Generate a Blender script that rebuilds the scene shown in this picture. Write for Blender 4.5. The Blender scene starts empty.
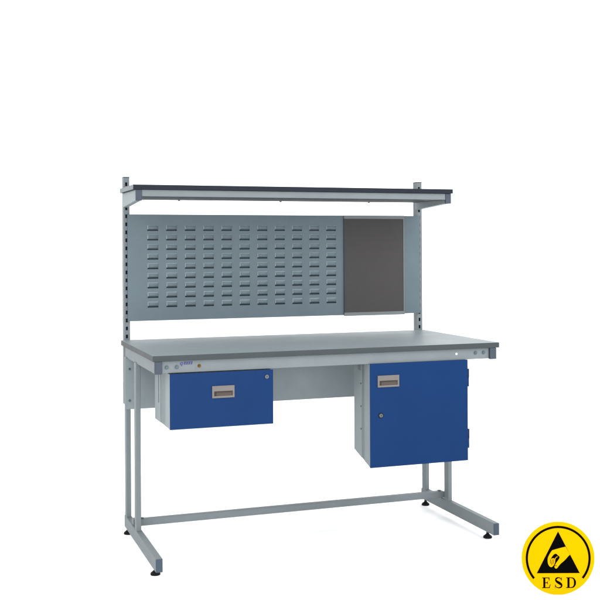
import bpy, bmesh, math
from mathutils import Vector, Matrix

# ------------------------------------------------------------------ scene
S = bpy.context.scene
COL = bpy.context.collection
S.render.engine = 'CYCLES'
S.view_settings.view_transform = 'Standard'
S.view_settings.look = 'None'
S.view_settings.exposure = 0
S.view_settings.gamma = 1
R = math.radians


def srgb(r, g, b):
    def f(c):
        c /= 255.0
        return c / 12.92 if c <= .04045 else ((c + .055) / 1.055) ** 2.4
    return (f(r), f(g), f(b))


# ------------------------------------------------------------------ materials
def mat(name, col, rough=.5, spec=.3, metal=0., mottle=.05, scale=14., bump=0., bscale=600., rvar=.08):
    """painted / moulded surface: slow mottling of colour and roughness plus a fine grain in the normal"""
    m = bpy.data.materials.new(name)
    m.use_nodes = True
    nt = m.node_tree
    N, L = nt.nodes, nt.links
    b = N['Principled BSDF']
    tc = N.new('ShaderNodeTexCoord')
    n1 = N.new('ShaderNodeTexNoise')
    n1.inputs['Scale'].default_value = scale
    n1.inputs['Detail'].default_value = 5
    L.new(tc.outputs['Object'], n1.inputs['Vector'])
    mr = N.new('ShaderNodeMapRange')
    mr.inputs['From Min'].default_value = .25
    mr.inputs['From Max'].default_value = .75
    mr.inputs['To Min'].default_value = 1 - mottle
    mr.inputs['To Max'].default_value = 1 + mottle
    L.new(n1.outputs['Fac'], mr.inputs['Value'])
    mx = N.new('ShaderNodeMix')
    mx.data_type = 'RGBA'
    mx.blend_type = 'MULTIPLY'
    mx.inputs['Factor'].default_value = 1
    mx.inputs[6].default_value = (*col, 1)
    L.new(mr.outputs['Result'], mx.inputs[7])
    L.new(mx.outputs[2], b.inputs['Base Color'])
    rr = N.new('ShaderNodeMapRange')
    rr.inputs['To Min'].default_value = max(0.02, rough - rvar)
    rr.inputs['To Max'].default_value = min(1, rough + rvar)
    L.new(n1.outputs['Fac'], rr.inputs['Value'])
    L.new(rr.outputs['Result'], b.inputs['Roughness'])
    b.inputs['Specular IOR Level'].default_value = spec
    b.inputs['Metallic'].default_value = metal
    if bump:
        n2 = N.new('ShaderNodeTexNoise')
        n2.inputs['Scale'].default_value = bscale
        n2.inputs['Detail'].default_value = 3
        L.new(tc.outputs['Object'], n2.inputs['Vector'])
        bp = N.new('ShaderNodeBump')
        bp.inputs['Strength'].default_value = bump
        bp.inputs['Distance'].default_value = .001
        L.new(n2.outputs['Fac'], bp.inputs['Height'])
        L.new(bp.outputs['Normal'], b.inputs['Normal'])
    return m


M = {}
M['paint'] = mat('grey_powder_coat', (.118, .136, .145), 0.5, 0.16, bump=.12)
M['case'] = mat('pale_grey_powder_coat', (.178, .206, .216), 0.5, 0.16, bump=.12)
M['panel'] = mat('blue_grey_powder_coat', (.076, .102, .118), 0.42, 0.18, bump=.12)
M['laminate'] = mat('grey_laminate', (.150, .177, .189), 0.45, 0.2, mottle=.05, scale=9, bump=.05, bscale=900)
M['panel_low'] = mat('modesty_powder_coat', (.172, .202, .214), 0.5, 0.16, bump=.12)
M['underside'] = mat('dark_underside_coat', (.040,.049,.054), 0.6, 0.08)  # shade under the shelf tray, put into the colour
M['edge'] = mat('dark_edge_band', (.035,.0425,.0455), 0.5, 0.1)
M['shelfedge'] = mat('charcoal_edge_band', (.0105, .013, .0195), 0.5, 0.08)
M['cap'] = mat('slate_plastic', (.040,.049,.064), 0.5, 0.1)
M['footcap'] = mat('slate_foot_plastic', (.040,.056,.073), 0.5, 0.1)
M['blue'] = mat('royal_blue_powder_coat', (.0028,.0195,.074), 0.4, 0.07, mottle=.05, scale=5, bump=.12)
M['hinge'] = mat('navy_enamel', (.004,.011,.034), 0.5, 0.1)
M['black'] = mat('black_rubber', (.004,.0045,.005), 0.6, 0.08)
M['dark'] = mat('dark_opening', (.010, .014, .017), .8, .05)
M['channel'] = mat('runner_channel_coat', (.128, .150, .156), .5, .16, bump=.12)  # darker copy of the case coat, paints the shade in the recessed rib
M['lip'] = mat('rubbed_press_edge', (.22, .25, .265), 0.35, 0.3)  # painted highlight on the top and left edges of the louvres
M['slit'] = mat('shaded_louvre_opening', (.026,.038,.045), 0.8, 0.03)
M['felt'] = mat('charcoal_felt', (.050,.0475,.0475), 0.95, 0.02, mottle=.025, scale=60, bump=.5, bscale=1500)
M['trim'] = mat('aluminium_trim', (.115,.128,.133), 0.45, 0.2, bump=.05)
M['handle'] = mat('warm_grey_plastic', (.108,.098,.093), 0.45, 0.2)
M['recess'] = mat('warm_grey_recess', (.060,.048,.042), 0.6, 0.1)
M['steel'] = mat('zinc_plated_steel', (.12,.125,.125), 0.45, 0.25, metal=.8)
M['bolt'] = mat('dulled_bolt_steel', (.065,.082,.095), 0.45, 0.25, metal=.3)
M['brass'] = mat('brass', (.085,.055,.018), 0.4, 0.3, metal=.85)
M['ink'] = mat('violet_ink', (.050,.048,.165), 0.5, 0.1)
M['white'] = mat('white_plastic', (.50,.51,.51), 0.5, 0.1, mottle=.02)
M['yellow'] = mat('signal_yellow_print', (.50,.262,.0003), 0.7, 0.0, mottle=.02)
M['signblack'] = mat('black_print', (.0015,.0015,.0015), 0.8, 0.0, mottle=.02)
M['studio'] = mat('white_studio_sweep', (.95,.95,.95), 0.9, 0.02, mottle=.008, scale=2)


# ------------------------------------------------------------------ mesh helpers
class MB:
    """collects shapes, links them as one mesh object"""

    def __init__(self):
        self.bm = bmesh.new()

    def box(self, x0, x1, y0, y1, z0, z1, mi=0):
        vs = [self.bm.verts.new((x, y, z)) for z in (z0, z1) for y in (y0, y1) for x in (x0, x1)]
        for q in ((0, 2, 3, 1), (4, 5, 7, 6), (0, 1, 5, 4), (2, 6, 7, 3), (0, 4, 6, 2), (1, 3, 7, 5)):
            f = self.bm.faces.new([vs[i] for i in q])
            f.material_index = mi
        return vs

    def prism(self, pts, a0, a1, axis='x', mi=0):
        """extrude a closed 2D outline along an axis; pts are (y,z) for x, (x,z) for y, (x,y) for z"""
        def P(p, a):
            return {'x': (a, p[0], p[1]), 'y': (p[0], a, p[1]), 'z': (p[0], p[1], a)}[axis]
        A = [self.bm.verts.new(P(p, a0)) for p in pts]
        B = [self.bm.verts.new(P(p, a1)) for p in pts]
        n = len(pts)
        fs = [self.bm.faces.new(A[::-1]), self.bm.faces.new(B)]
        for i in range(n):
            j = (i + 1) % n
            fs.append(self.bm.faces.new((A[i], A[j], B[j], B[i])))
        for f in fs:
            f.material_index = mi
        return fs

    def lathe(self, prof, c, axis='z', n=28, mi=0, smooth=True):
        """prof: (radius, offset along axis)"""
        rings = []
        for r, h in prof:
            ring = []
            for k in range(n):
                t = 2 * math.pi * k / n
                u, v = r * math.cos(t), r * math.sin(t)
                p = {'z': (u, v, h), 'y': (u, h, v), 'x': (h, u, v)}[axis]
                ring.append(self.bm.verts.new(Vector(c) + Vector(p)))
            rings.append(ring)
        for a, b in zip(rings, rings[1:]):
            for k in range(n):
                f = self.bm.faces.new((a[k], a[(k + 1) % n], b[(k + 1) % n], b[k]))
                f.smooth = smooth
                f.material_index = mi
        for rg in (rings[0], rings[-1]):
            f = self.bm.faces.new(rg)
            f.material_index = mi

    def quad(self, a, b, c, d, mi=0):
        f = self.bm.faces.new([self.bm.verts.new(p) for p in (a, b, c, d)])
        f.material_index = mi
        return f

    def build(self, name, mats, parent=None, bevel=0., label=None, seg=2):
        bmesh.ops.recalc_face_normals(self.bm, faces=self.bm.faces)
        me = bpy.data.meshes.new(name)
        self.bm.to_mesh(me)
        self.bm.free()
        o = bpy.data.objects.new(name, me)
        for m in (mats if isinstance(mats, (list, tuple)) else [mats]):
            me.materials.append(m)
        COL.objects.link(o)
        if parent:
            o.parent = parent
        if bevel:
            bv = o.modifiers.new('bevel', 'BEVEL')
            bv.width = bevel
            bv.segments = seg
            bv.limit_method = 'ANGLE'
            bv.angle_limit = R(40)
            bv.harden_normals = False
        if label:
            o['label'] = label
        return o


def thing(name, label, cat, loc=(0, 0, 0), rz=0.):
    o = bpy.data.objects.new(name, None)
    o.empty_display_size = .1
    COL.objects.link(o)
    o.location = loc
    o.rotation_euler = (0, 0, rz)
    o['label'] = label
    o['category'] = cat
    return o


# ------------------------------------------------------------------ setting: white studio sweep
WALL_Y, RAD = 1.75, .7
m = MB()
m.quad((-14, -14, 0), (14, -14, 0), (14, WALL_Y - RAD, 0), (-14, WALL_Y - RAD, 0))
fl = m.build('floor', M['studio'])
fl['kind'] = 'structure'
m = MB()
prof = [(WALL_Y - RAD, .0)]
for k in range(1, 17):
    t = R(90) * k / 16
    prof.append((WALL_Y - RAD + RAD * math.sin(t), RAD - RAD * math.cos(t)))
prof.append((WALL_Y, 7.))
for (ya, za), (yb, zb) in zip(prof, prof[1:]):
    f = m.quad((-14, ya, za), (14, ya, za), (14, yb, zb), (-14, yb, zb))
    f.smooth = True
bmesh.ops.remove_doubles(m.bm, verts=m.bm.verts, dist=1e-5)
bd = m.build('backdrop', M['studio'])
bd['kind'] = 'structure'

# ------------------------------------------------------------------ workbench
W, D = 1.5, .7466
TOP, TH = .8503, .0225
bench = thing('workbench', 'grey cantilever workbench with raised shelf, louvred back panel and blue under-bench drawer and cupboard', 'workbench', (.75, .37, 0))
ORG = Matrix.Translation((-.75, -.37, 0))
_parts = []


def part(mb, name, mats, parent=bench, bevel=.0012, label=None, seg=2):
    """top-level parts are built in room coordinates and hung on the bench's empty"""
    o = mb.build(name, mats, None, bevel, label, seg)
    o.parent = parent
    if parent is bench:
        o.matrix_parent_inverse = ORG.copy()
    return o


# worktop : laminate sheet on a dark edged core
m = MB()
vs = m.box(0, W, 0, D, TOP - TH, TOP)
m.bm.faces.ensure_lookup_table()
for f in m.bm.faces:
    f.normal_update()
bmesh.ops.recalc_face_normals(m.bm, faces=m.bm.faces)
for f in m.bm.faces:
    f.material_index = 0 if f.normal.z > .5 else 1
part(m, 'worktop', [M['laminate'], M['edge']], bevel=.0012)


# leg frames
def leg_frame(px0, px1, fx0, fx1, ax0, ax1):
    FY0, FY1, FZ0, FZ1 = -.0283, .6886, .0296, .0814
    AZ0, AZ1 = .7800, .8268
    m = MB()
    m.box(px0, px1, .396, .440, FZ1 - .004, AZ0 + .004)
    m.box(px0, px1, .637, .680, FZ1 - .004, AZ0 + .004)
    fr = part(m, 'leg_frame', M['paint'], bevel=.003, seg=3)
    m = MB()
    m.box(fx0, fx1, FY0 + .004, FY1, FZ0, FZ1)
    part(m, 'foot_beam', M['paint'], fr, .003, seg=3)
    m = MB()
    m.box(fx0 + .0006, fx1 - .0006, FY0, FY0 + .0045, FZ0 + .0006, FZ1 - .0006)
    part(m, 'end_cap', M['footcap'], fr, .0015)
    m = MB()
    m.box(ax0, ax1, .012, .69, AZ0, AZ1)
    part(m, 'support_arm', M['paint'], fr, .002)
    m = MB()
    m.box(ax0 - .0012, ax1 + .0012, .002, .0155, AZ0 - .0012, AZ1 + .0006)
    part(m, 'end_cap', M['cap'], fr, .002)
    for y in (.05, .668):
        m = MB()
        cx = (fx0 + fx1) / 2
        m.lathe([(.0185, 0), (.0195, .003), (.0185, .0075), (.013, .0125), (.0075, .017), (.006, .020), (.006, FZ0 + .002)], (cx, y, 0), 'z', 32)
        part(m, 'foot_pad', M['black'], fr, 0)
    # brackets between the posts that take the cross bar
    for y0, y1, z1 in ((.442, .446, .118), (.486, .520, .108)):
        m = MB()
        m.box(px0 + .003, px1 - .002, y0, y1, FZ1 - .002, z1)
        part(m, 'bar_bracket', M['paint'], fr, .001)
    return fr


leg_frame(.004, .0245, .002, .0290, .0085, .0355)
leg_frame(1.4530, 1.4725, 1.4528, 1.4800, 1.4575, 1.4860)

# cross bar between the two frames
m = MB()
m.box(.020, 1.4600, .4500, .4800, .0865, .1150)
bar = part(m, 'cross_bar', M['paint'], bevel=.0025, seg=3)
for x in (.040, 1.440):
    m = MB()
    m.lathe([(.007, 0), (.007, .0045), (.004, .006)], (x, .462, .1149), 'z', 12, smooth=False)
    part(m, 'bolt', M['bolt'], bar, 0)

# front beam under the worktop with folded lower lip
m = MB()
BZ0, BZ1, BY = .7815, .8268, .0125
m.prism([(BY, BZ0), (BY, BZ1), (BY + .003, BZ1), (BY + .003, BZ0 + .003), (BY + .035, BZ0 + .003), (BY + .035, BZ0)], .0375, 1.4550, 'x')
beam = part(m, 'front_beam', M['paint'], bevel=.0008)
for x, z in ((.0555, .8040), (.0950, .8035), (1.3905, .8086), (1.4290, .8088)):
    m = MB()
    m.lathe([(.0088, .001), (.0088, -.0012)], (x, BY, z), 'y', 20, 1, smooth=False)
    m.lathe([(.0060, -.0010), (.0060, -.0046), (.0044, -.0056)], (x, BY, z), 'y', 6, smooth=False)
    part(m, 'bolt', [M['bolt'], M['panel']], beam, .0003)
m = MB()
m.lathe([(.0054, .001), (.0054, -.0012), (.0044, -.0018)], (1.3003, BY, .8070), 'y', 20)
part(m, 'hole_plug', M['white'], beam, 0)  # white disc stands in for the backdrop showing through a hole
# brass earthing stud with its nut
m = MB()
m.lathe([(.0075, .001), (.0075, -.0012)], (.1838, BY, .8048), 'y', 20, smooth=False)
m.lathe([(.0058, -.0010), (.0058, -.0050)], (.1838, BY, .8048), 'y', 6, smooth=False)
m.lathe([(.0030, -.0045), (.0030, -.0100), (.0022, -.0110)], (.1838, BY, .8048), 'y', 14)
part(m, 'earthing_stud', M['brass'], beam, 0)
# little pale plate behind the stud, and the violet maker's mark
m = MB()
m.box(.1680, .2040, BY - .0007, BY + .0005, .7945, .8190)
part(m, 'stud_label', M['paint'], beam, 0)


def ring_pts(cx, cz, rx, rz, n=20, sh=0.):
    return [(cx + rx * math.cos(2 * math.pi * k / n) + sh * rz * math.sin(2 * math.pi * k / n), cz + rz * math.sin(2 * math.pi * k / n)) for k in range(n)]


def annulus(mb, outer, inner, y0, y1, mi=0):
    n = len(outer)
    V = [[mb.bm.verts.new((p[0], y, p[1])) for p in ring] for y in (y0, y1) for ring in (outer, inner)]
    of, inf, ob, inb = V
    for i in range(n):
        j = (i + 1) % n
        for q in ((of[i], of[j], inf[j], inf[i]), (ob[j], ob[i], inb[i], inb[j]), (of[j], of[i], ob[i], ob[j]), (inf[i], inf[j], inb[j], inb[i])):
            f = mb.bm.faces.new(q)
            f.material_index = mi


m = MB()
ya, yb = BY - .0012, BY + .0004
lx, lz = .1140, .8165
annulus(m, ring_pts(lx, lz, .0062, .0058, 20, .25), ring_pts(lx, lz, .0032, .0030, 20, .25), ya, yb)
m.prism([(lx - .001, lz - .005), (lx + .003, lz - .005), (lx + .001, lz - .0105), (lx - .002, lz - .0105)], ya, yb, 'y')
# slanted small strokes that follow, joined by a rule as on the printed mark
x = lx + .0090
for k, (w, h) in enumerate(((.0042, .0085), (.0042, .0085), (.0046, .0085), (.0042, .0085))):
    zb = lz - .0045
    zt = zb + h
    m.prism([(x, zb), (x + .0032, zb), (x + .0032 + .002, zt), (x + .002, zt)], ya, yb, 'y')
    m.prism([(x + .0027, zt - .0028), (x + .0027 + w, zt - .0028), (x + .0032 + w, zt), (x + .0045, zt)], ya, yb, 'y')
    m.prism([(x + .0026, zb), (x + .0020 + w, zb), (x + .0026 + w, zb + .0028), (x + .0031, zb + .0028)], ya, yb, 'y')
    x += w + .0046
m.prism([(lx + .0078, lz + .0049), (x - .0004, lz + .0049), (x, lz + .0062), (lx + .0082, lz + .0062)], ya, yb, 'y')
part(m, 'printed_mark', M['ink'], beam, 0)

# modesty panel across the back, lower edge folded
m = MB()
m.prism([(.6330, .5555), (.6330, .7790), (.6350, .7790), (.6350, .5575), (.6366, .5575), (.6366, .5555)], -.0005, 1.4735, 'x')
mp = part(m, 'modesty_panel', M['panel_low'], bevel=.0006)
for x in (.0190, 1.4560):
    for z in (.7320, .5935):
        m = MB()
        m.lathe([(.0056, .0008), (.0056, -.0010), (.0042, -.0012), (.0042, -.0044), (.0030, -.0050)], (x, .6330, z), 'y', 12, smooth=False)
        part(m, 'bolt', M['bolt'], mp, 0)


# uprights : slotted square tube, closed at the top
def upright(x0, x1):
    y0, y1, z0, z1, t = .7560, .7960, .5610, 1.5800, .0025
    zs = [1.5510 - .0361 * k for k in range(27)]
    hw, hh = .0048, .0085
    cx = (x0 + x1) / 2 - .001
    m = MB()
    m.box(x0, x0 + t, y0, y1, z0, z1)                      # left wall
    m.box(x1 - t, x1, y0, y1, z0, z1)                      # right wall
    m.box(x0 + t, x1 - t, y1 - t, y1, z0, z1)              # back wall
    m.box(x0 + t, cx - hw, y0, y0 + t, z0, z1)             # face either side of the slots
    m.box(cx + hw, x1 - t, y0, y0 + t, z0, z1)
    hi = z1
    for z in zs + [None]:
        lo = z + hh if z else z0
        m.box(cx - hw, cx + hw, y0, y0 + t, lo, hi)
        if z:
            hi = z - hh
    m.box(x0 + t, x1 - t, y0 + .010, y0 + .012, z0 + .01, z1 - .01, 1)   # dark inside of the tube
    o = part(m, 'upright', [M['paint'], M['dark']], bevel=0)
    m = MB()
    m.box(x0 - .0005, x1 + .0005, y0 - .0005, y1 + .0005, z1 + .0002, z1 + .0045)
    part(m, 'end_cap', M['cap'], o, .0008)
    return o


upright(.0165, .0430)
upright(1.4674, 1.4960)

# louvred back panel : one sheet with eleven columns and nine rows of pressed louvres
PX0, PX1, PZ0, PZ1, PY = .0316, 1.4787, .9341, 1.4152, .7440
m = MB()
cols = [.1455 + (1.0085 - .1455) * k / 10 for k in range(11)]
rows = [1.3440 - .04340 * k for k in range(9)]
LW, HH, LH, OUT = .0245, .0033, .0200, .0042
xs = sorted([PX0, PX1] + [c + s * LW for c in cols for s in (-1, 1)])
zs = sorted([PZ0, PZ1] + [r + s * HH for r in rows for s in (-1, 1)])
vv = {}


def gv(i, j):
    if (i, j) not in vv:
        vv[(i, j)] = m.bm.verts.new((xs[i], PY, zs[j]))
    return vv[(i, j)]


for i in range(len(xs) - 1):
    for j in range(len(zs) - 1):
        xm, zm = (xs[i] + xs[i + 1]) / 2, (zs[j] + zs[j + 1]) / 2
        hole = any(abs(xm - c) < .002 for c in cols) and any(abs(zm - r) < .001 for r in rows)
        if not hole:
            m.bm.faces.new((gv(i, j), gv(i + 1, j), gv(i + 1, j + 1), gv(i, j + 1)))
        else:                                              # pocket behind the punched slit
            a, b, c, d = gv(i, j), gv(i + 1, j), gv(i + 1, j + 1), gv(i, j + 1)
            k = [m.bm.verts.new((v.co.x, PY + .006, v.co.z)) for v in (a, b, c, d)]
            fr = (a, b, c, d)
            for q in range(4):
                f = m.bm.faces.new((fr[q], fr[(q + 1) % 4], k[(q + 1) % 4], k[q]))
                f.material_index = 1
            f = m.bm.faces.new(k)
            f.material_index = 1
for c in cols:
    for r in rows:
        zb, zt = r + HH + .0004, r + HH + LH
        x0, x1 = c - LW, c + LW
        # hood profile in (offset, z): quick rise at the top then nearly parallel to the sheet
        prof = [(.0, zt), (OUT * .62, zt - .0026), (OUT * .92, zt - .0075), (OUT, zt - .012), (OUT, zb)]
        ins = [0, .0018, .0028, .0030, .0030]
        L_ = [m.bm.verts.new((x0 + s, PY - o - (0 if o else -.0003), z)) for (o, z), s in zip(prof, ins)]
        R_ = [m.bm.verts.new((x1 - s, PY - o - (0 if o else -.0003), z)) for (o, z), s in zip(prof, ins)]
        for a in range(len(prof) - 1):
            f = m.bm.faces.new((L_[a], R_[a], R_[a + 1], L_[a + 1]))
            f.smooth = a > 0
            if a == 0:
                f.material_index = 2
        bl = m.bm.verts.new((x0, PY + .0003, zb))
        br = m.bm.verts.new((x1, PY + .0003, zb))
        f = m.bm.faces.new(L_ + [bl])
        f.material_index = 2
        m.bm.faces.new(R_ + [br])
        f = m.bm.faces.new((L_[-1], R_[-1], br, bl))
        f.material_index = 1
# folded rim round the sheet
rim = .0110
for (x0, x1, z0, z1) in ((PX0, PX1, PZ1 - .0012, PZ1), (PX0, PX1, PZ0, PZ0 + .0012), (PX0, PX0 + .0012, PZ0 + .0012, PZ1 - .0012), (PX1 - .0012, PX1, PZ0 + .0012, PZ1 - .0012)):
    m.box(x0, x1, PY + .0001, PY + rim, z0, z1)
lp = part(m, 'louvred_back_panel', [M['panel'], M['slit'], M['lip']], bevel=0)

# pin board set into the right of the panel
NX0, NX1, NZ0, NZ1 = 1.0725, 1.3905, .9310, 1.4150
m = MB()
m.box(NX0 + .006, NX1 - .0045, PY - .0062, PY - .0006, NZ0 + .012, NZ1 - .012)
nb = part(m, 'pin_board', M['felt'], bevel=.0008)
m = MB()
m.box(NX0, NX1, PY - .0105, PY - .0004, NZ1 - .0155, NZ1 + .0008)
part(m, 'frame_rail', M['trim'], nb, .0012)
m = MB()
m.box(NX0, NX1, PY - .0105, PY - .0004, NZ0 - .0008, NZ0 + .0155)
part(m, 'frame_rail', M['trim'], nb, .0012)
m = MB()
m.box(NX0, NX0 + .0065, PY - .0085, PY - .0003, NZ0 + .0156, NZ1 - .0156)
part(m, 'side_bead', M['edge'], nb, .0008)
m = MB()
m.box(NX1 - .0050, NX1, PY - .0085, PY - .0003, NZ0 + .0156, NZ1 - .0156)
part(m, 'side_bead', M['trim'], nb, .0008)

# shelf over the bench
SX0, SX1, SY0, SY1, SZ1, STH = -.0005, 1.4919, .4100, .7530, 1.5303, .0203
m = MB()
m.box(SX0, SX1, SY0, SY1, SZ1 - STH, SZ1)
bmesh.ops.recalc_face_normals(m.bm, faces=m.bm.faces)
for f in m.bm.faces:
    f.material_index = 0 if f.normal.z > .5 else (2 if f.normal.x < -.5 else 1)
sh = part(m, 'shelf', [M['laminate'], M['shelfedge'], M['paint']], bevel=.0010)
for ax0, ax1 in ((.0125, .0370), (1.4580, 1.4840)):
    m = MB()
    m.prism([(.4275, 1.4640), (.4275, 1.5096), (.7555, 1.5096), (.7555, 1.4460)], ax0, ax1, 'x')
    part(m, 'shelf_arm', M['case'], sh, .0015)
    m = MB()
    m.box(ax0 - .001, ax1 + .001, .4150, .4280, 1.4630, 1.5094)
    part(m, 'end_cap', M['cap'], sh, .0015)
m = MB()
m.box(.0382, 1.4568, .4190, .7500, 1.4812, 1.5092)
bmesh.ops.recalc_face_normals(m.bm, faces=m.bm.faces)
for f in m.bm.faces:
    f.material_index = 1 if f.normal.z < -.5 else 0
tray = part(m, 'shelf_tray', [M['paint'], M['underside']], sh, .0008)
for x, y in ((.262, .72), (.75, .73), (1.2, .73)):
    m = MB()
    m.lathe([(.005, .001), (.005, -.003), (.003, -.005)], (x, y, 1.4812), 'z', 12, smooth=False)
    part(m, 'screw', M['bolt'], sh, 0)


# flush plastic pull handle, set in the x-z plane facing the room
def pull_handle(x0, x1, z0, z1, yf, parent):
    m = MB()
    hx0, hx1, hz0, hz1 = x0 + .0075, x1 - .0070, z0 + .0075, z0 + (z1 - z0) * .56
    t = .0045
    m.box(x0, x1, yf - t, yf + .0005, hz1, z1)                  # upper flap
    m.box(x0, x1, yf - t, yf + .0005, z0, hz0)                  # lower rim
    m.box(x0, hx0, yf - t, yf + .0005, hz0, hz1)
    m.box(hx1, x1, yf - t, yf + .0005, hz0, hz1)
    h = part(m, 'pull_handle', M['handle'], parent, 0)
    # recess pocket with a sloping floor
    m = MB()
    m.quad((hx0, yf - .001, hz0), (hx1, yf - .001, hz0), (hx1, yf - .0002, hz1), (hx0, yf - .0002, hz1), 0)
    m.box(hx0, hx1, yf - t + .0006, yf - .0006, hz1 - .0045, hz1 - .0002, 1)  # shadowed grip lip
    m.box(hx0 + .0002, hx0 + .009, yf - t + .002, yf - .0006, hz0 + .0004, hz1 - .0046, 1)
    part(m, 'finger_recess', [M['recess'], M['dark_lip']], parent, 0)
    return h


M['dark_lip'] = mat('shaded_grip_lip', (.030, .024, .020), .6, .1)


def cam_lock(x, z, yf, r, parent, surround=None):
    m = MB()
    if surround:
        m.lathe([(r * 1.45, .0005), (r * 1.45, -.0015), (r * 1.3, -.0022)], (x, yf, z), 'y', 24, 1)
    m.lathe([(r, -.0005), (r, -.0040), (r * .82, -.0052), (r * .55, -.0052), (r * .5, -.0042)], (x, yf, z), 'y', 24, 0)
    m.box(x - r * .10, x + r * .10, yf - .0062, yf - .0040, z - r * .45, z + r * .45, 1)
    return part(m, 'lock', [M['steel'], M['dark']], parent, 0)


# side wall of a cabinet as a run of vertical ribs: list of (y_front, y_back, depth of the step)
def ribbed_case(x0, x1, y0, y1, z0, z1, zb1, steps, parent=None):
    """left wall is stepped; bottom rises from z0 at the front to zb1 at the back"""
    m = MB()
    def zbot(y):
        return z0 + (zb1 - z0) * (y - y0) / (y1 - y0)
    for k, (a, b, st) in enumerate(steps):
        m.prism([(a, zbot(a)), (a, z1), (b, z1), (b, zbot(b))], x0 + st, x0 + .02, 'x', 1 if st >= .002 else 0)
    a, b = y0, y1
    m.prism([(a, zbot(a)), (a, z1), (b, z1), (b, zbot(b))], x0 + .0202, x1, 'x')
    return m


# drawer unit
du_x0, du_x1, du_z0, du_z1 = .0654, .4813, .5630, .7785
m = ribbed_case(du_x0 + .0004, du_x1 - .001, .0065, .3020, du_z0 + .001, du_z1 - .0015, du_z0 + .001,
                [(.0065, .0330, .0), (.0330, .0900, .0012), (.0900, .1000, .0006), (.1000, .1900, .0022), (.1900, .3020, .0)])
dc = part(m, 'drawer_unit', [M['case'], M['channel']], bevel=.0005)
m = MB()
m.box(du_x0 - .0004, du_x0 + .0005, .2180, .2250, .6400, .7750)
part(m, 'runner_slot', M['edge'], dc, 0)
m = MB()
m.box(du_x0, du_x1, .0015, .0062, du_z0, du_z1)
df = part(m, 'drawer_front', M['blue'], dc, .0016, 'plain royal blue drawer front')
pull_handle(.2315, .3210, .6775, .7245, .0015, dc)
cam_lock(.4544, .7512, .0015, .0080, dc)

# cupboard unit
cu_x0, cu_x1, cu_z0, cu_z1 = .8977, 1.3483, .3535, .7822
m = ribbed_case(cu_x0 + .0004, cu_x1 - .001, .0065, .1800, cu_z0 + .001, cu_z1 - .0018, .4030,
                [(.0065, .0180, .0), (.0180, .0560, .0010), (.0560, .0660, .0005), (.0660, .0980, .0020), (.0980, .1800, .0)])
cc = part(m, 'cupboard_unit', [M['case'], M['channel']], bevel=.0005)
for z in (.690, .595, .500):
    m = MB()
    m.lathe([(.0038, .001), (.0038, -.0016), (.0024, -.0022)], (cu_x0, .101, z), 'x', 12, smooth=False)
    part(m, 'rivet', M['bolt'], cc, 0)
m = MB()
m.box(cu_x0 - .001, cu_x0 + .004, .0985, .1300, .7450, .7790)
part(m, 'fixing_tab', M['paint'], cc, .0005)
m = MB()
m.box(cu_x0, cu_x1, .0015, .0062, cu_z0, cu_z1)
dr = part(m, 'cupboard_door', M['blue'], cc, .0016, 'royal blue hinged cupboard door')
pull_handle(.9310, 1.0270, .6845, .7325, .0015, cc)
cam_lock(.9450, .5677, .0015, .0078, cc, True)
for z0, z1 in ((.6672, .7425), (.4064, .4864)):
    zm = (z0 + z1) / 2
    m = MB()
    m.lathe([(.0056, zm + .0006), (.0056, z1)], (cu_x1 + .0030, .0070, 0), 'z', 16, 0)
    m.lathe([(.0048, z0), (.0048, zm)], (cu_x1 + .0030, .0070, 0), 'z', 16, 1)
    part(m, 'hinge', [M['hinge'], M['blue']], cc, 0)

# ------------------------------------------------------------------ round ESD sign graphic, put on a made-up standing plate
RS = .1322
YAW = R(19.7929)
badge = thing('warning_sign', 'round yellow ESD sign with black triangle and reaching hand, beside the bench', 'sign', (1.3390, -.7010, 0), -YAW)


def disc(r, y0, y1, n=96):
    m = MB()
    m.prism([(r * math.cos(2 * math.pi * k / n), RS + r * math.sin(2 * math.pi * k / n)) for k in range(n)], y0, y1, 'y')
    return m


o = disc(RS, 0, .004).build('sign_plate', M['yellow'], badge)
m = MB()     # invented strut so the plate can stand
m.prism([(.0042, RS * 1.05), (.0042, RS * 1.15), (.080, .004), (.080, 0), (.074, 0)], -.012, .012, 'x')
m.build('strut', M['signblack'], badge)


def K(cx, cy):      # drawing units of the pictogram -> metres on the plate
    return ((540 + cx / 15 - 558.3) / 36.4 * RS, RS + (558.2 - 540 - cy / 15) / 36.4 * RS)


def poly(mb, pts, lay, mi=0):
    mb.prism(pts, -.0006 * (lay + 1), -.0006 * lay - .0001 if lay else .0006, 'y', mi)


# open ring
m = MB()
n = 72
a0, a1 = R(219.4), R(-39.2)
ro, ri = RS * 195 / 219, RS * 181.5 / 219
V = []
for k in range(n + 1):
    a = a0 + (a1 - a0) * k / n
    V.append([m.bm.verts.new((r * math.cos(a), y, RS + r * math.sin(a))) for r in (ro, ri) for y in (-.0007, .0006)])
for p, q in zip(V, V[1:]):
    for i, j in ((0, 1), (1, 3), (3, 2), (2, 0)):
        m.bm.faces.new((p[i], p[j], q[j], q[i]))
m.bm.faces.new((V[0][0], V[0][1], V[0][3], V[0][2]))
m.bm.faces.new((V[-1][0], V[-1][1], V[-1][3], V[-1][2]))
m.build('open_ring', M['signblack'], badge)
# triangle
m = MB()
def T(x, y):       # units of the 6x drawing
    return ((x - 350) / 219 * RS, RS + (349.5 - y) / 219 * RS)
poly(m, [T(350, 188), T(221, 438.5), T(479, 438.5)], 0)
m.build('triangle', M['signblack'], badge)
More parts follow.
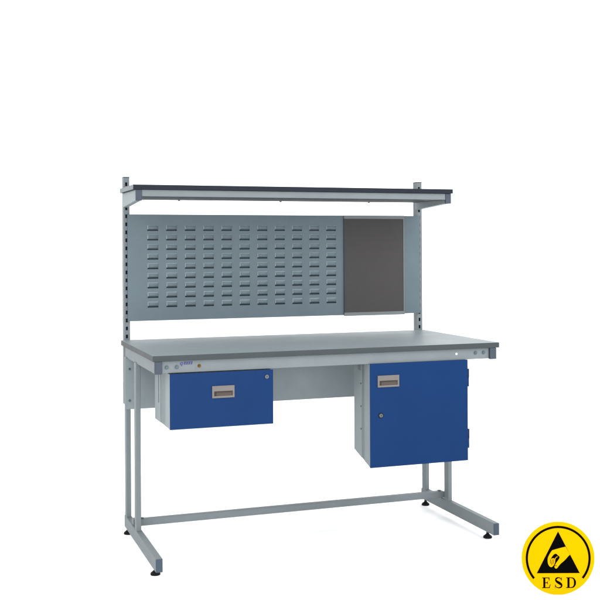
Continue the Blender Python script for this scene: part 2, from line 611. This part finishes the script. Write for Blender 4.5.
# hand
hand = [(386, 99), (345, 108), (300, 119), (240, 135), (186, 151), (166, 176), (146, 207), (128, 242), (118, 272), (116, 310), (119, 340), (128, 368), (142, 389),
        (158, 400), (173, 403), (187, 396), (200, 380), (209, 372), (214, 390), (222, 412), (235, 425), (250, 423), (264, 410), (284, 382), (306, 356), (330, 335), (358, 312), (388, 283), (418, 247), (451, 216)]
m = MB()
poly(m, [K(*p) for p in hand], 1)
hd = m.build('hand_pictogram', M['yellow'], badge)
m = MB()
notch = [(203, 400), (214, 362), (226, 330), (230, 300), (224, 280), (212, 270), (190, 270), (164, 280), (176, 254), (194, 229), (216, 209), (238, 201), (256, 210), (266, 226), (283, 236), (296, 250), (290, 272), (274, 298), (254, 322), (238, 346), (226, 370), (214, 402)]
poly(m, [K(*p) for p in notch], 2)


def stroke(mb, pts, w, lay):
    P = [Vector(K(*p)) for p in pts]
    w = w / 15 / 36.4 * RS
    A, B = [], []
    for i, p in enumerate(P):
        d = (P[min(i + 1, len(P) - 1)] - P[max(i - 1, 0)]).normalized()
        nrm = Vector((-d.y, d.x)) * w / 2
        A.append(p + nrm)
        B.append(p - nrm)
    poly(mb, [tuple(v) for v in A + B[::-1]], lay)


stroke(m, [(160, 285), (156, 315), (162, 350)], 7, 2)
stroke(m, [(186, 285), (180, 320), (176, 372)], 6, 2)
stroke(m, [(208, 282), (204, 318), (194, 358)], 6, 2)
stroke(m, [(226, 384), (238, 380), (252, 383)], 7, 2)
m.build('hand_shading', M['signblack'], hd)
m = MB()
stroke(m, [(224, 300), (226, 282), (236, 262), (252, 248), (264, 246)], 8, 3)
m.build('finger_line', M['yellow'], hd)


# serif letters in units of the cap height
def letter(mb, polys, x, z, h, w):
    for p in polys:
        poly(mb, [(x + a * w, z + b * h) for a, b in p], 0)


def curve_pts(ctrl, n=10):
    out = []
    P = [ctrl[0]] + ctrl + [ctrl[-1]]
    for i in range(1, len(P) - 2):
        p0, p1, p2, p3 = [Vector(q) for q in P[i - 1:i + 3]]
        for k in range(n):
            t = k / n
            out.append(.5 * ((2 * p1) + (p2 - p0) * t + (2 * p0 - 5 * p1 + 4 * p2 - p3) * t * t + (3 * p1 - p0 - 3 * p2 + p3) * t ** 3))
    out.append(Vector(P[-2]))
    return out


def swash(mb, ctrl, wid, x, z, h, w):
    P = curve_pts(ctrl)
    n = len(P)
    A, B = [], []
    for i, p in enumerate(P):
        d = (P[min(i + 1, n - 1)] - P[max(i - 1, 0)]).normalized()
        t = i / (n - 1) * (len(wid) - 1)
        k = min(int(t), len(wid) - 2)
        ww = wid[k] + (wid[k + 1] - wid[k]) * (t - k)
        nr = Vector((-d.y, d.x)) * ww / 2
        A.append(p + nr)
        B.append(p - nr)
    for i in range(n - 1):
        poly(mb, [(x + q.x * w, z + q.y * h) for q in (A[i], B[i], B[i + 1], A[i + 1])], 0)


# baselines measured on the plate
UNIT = RS / 36.4                                    # one drawing pixel
h = 10.6 * UNIT
zb = RS + (558.2 - 587.8) * UNIT
E_ = [[(.0, 0), (.88, 0), (.88, .075), (.0, .075)], [(.0, .925), (.85, .925), (.85, 1), (.0, 1)], [(.13, .076), (.37, .076), (.37, .924), (.13, .924)],
      [(.371, .465), (.60, .465), (.60, .54), (.371, .54)], [(.601, .36), (.66, .36), (.66, .65), (.601, .65)],
      [(.73, .924), (.85, .924), (.85, .70), (.79, .70)], [(.78, .076), (.88, .076), (.98, .34), (.91, .34)]]
ls = MB()
letter(ls, [[(a, b) for a, b in p] for p in E_], (542.2 - 558.3) * UNIT, zb, h, 8.6 * UNIT)
ls.build('letter', M['signblack'], badge)
ls = MB()
xs_, ws_ = (554.7 - 558.3) * UNIT, 7.6 * UNIT
swash(ls, [(.90, .72), (.78, .90), (.52, .975), (.22, .90), (.15, .74), (.30, .60), (.62, .46), (.88, .31), (.86, .12), (.56, .022), (.22, .09), (.08, .30)],
      [.05, .08, .09, .16, .20, .24, .27, .24, .16, .09, .08, .05], xs_, zb, h, ws_)
letter(ls, [[(.86, .70), (.93, .70), (.93, 1.0), (.88, 1.0)], [(.04, .0), (.09, .0), (.11, .32), (.04, .32)]], xs_, zb - .0000, h, ws_)
ls.build('letter', M['signblack'], badge)
ls = MB()
xd, wd = (566.2 - 558.3) * UNIT, 9.8 * UNIT
letter(ls, [[(.0, 0), (.5, 0), (.5, .075), (.0, .075)], [(.0, .925), (.5, .925), (.5, 1), (.0, 1)], [(.12, .076), (.34, .076), (.34, .924), (.12, .924)]], xd, zb, h, wd)
swash(ls, [(.5, .037), (.72, .10), (.86, .30), (.89, .5), (.86, .70), (.72, .90), (.5, .963)], [.074, .12, .19, .22, .19, .12, .074], xd, zb, h, wd)
ls.build('letter', M['signblack'], badge)

# ------------------------------------------------------------------ light
w = bpy.data.worlds.new('World')
S.world = w
w.use_nodes = True
bg = w.node_tree.nodes['Background']
bg.inputs['Color'].default_value = (.97, .99, 1, 1)
bg.inputs['Strength'].default_value = 1.42


def area(name, loc, target, size, power, col=(1, 1, 1)):
    l = bpy.data.lights.new(name, 'AREA')
    l.shape = 'RECTANGLE'
    l.size, l.size_y = size
    l.energy = power
    l.color = col
    o = bpy.data.objects.new(name, l)
    COL.objects.link(o)
    o.location = loc
    o.rotation_euler = (Vector(target) - Vector(loc)).to_track_quat('-Z', 'Y').to_euler()
    o['kind'] = 'structure'
    return o


area('key_softbox', (2.9, -2.0, 2.9), (1.1, .5, .8), (2.8, 2.8), 108)
area('fill_softbox', (-2.4, -2.6, 3.2), (.4, .2, .3), (2.4, 2.4), 70)
area('front_softbox', (-.4, -5.2, 1.1), (.75, .6, .6), (3.6, 1.6), 170)  # added low frontal lamp, lifts the modesty panel under the worktop

# ------------------------------------------------------------------ camera
cd = bpy.data.cameras.new('camera')
cam = bpy.data.objects.new('camera', cd)
COL.objects.link(cam)
cam.location = (-.7695, -3.9948, 1.2664)
cam.rotation_mode = 'XYZ'
cam.rotation_euler = (R(90), R(.2843), -YAW)
cd.sensor_width = 36
cd.sensor_fit = 'HORIZONTAL'
cd.lens = 1052.3979 / 600 * 36
cd.shift_x = (300 - 316.9109) / 600
cd.shift_y = (246.4857 - 300) / 600
cd.clip_start = .05
cd.clip_end = 200
S.camera = cam
S.render.resolution_x = S.render.resolution_y = 1024
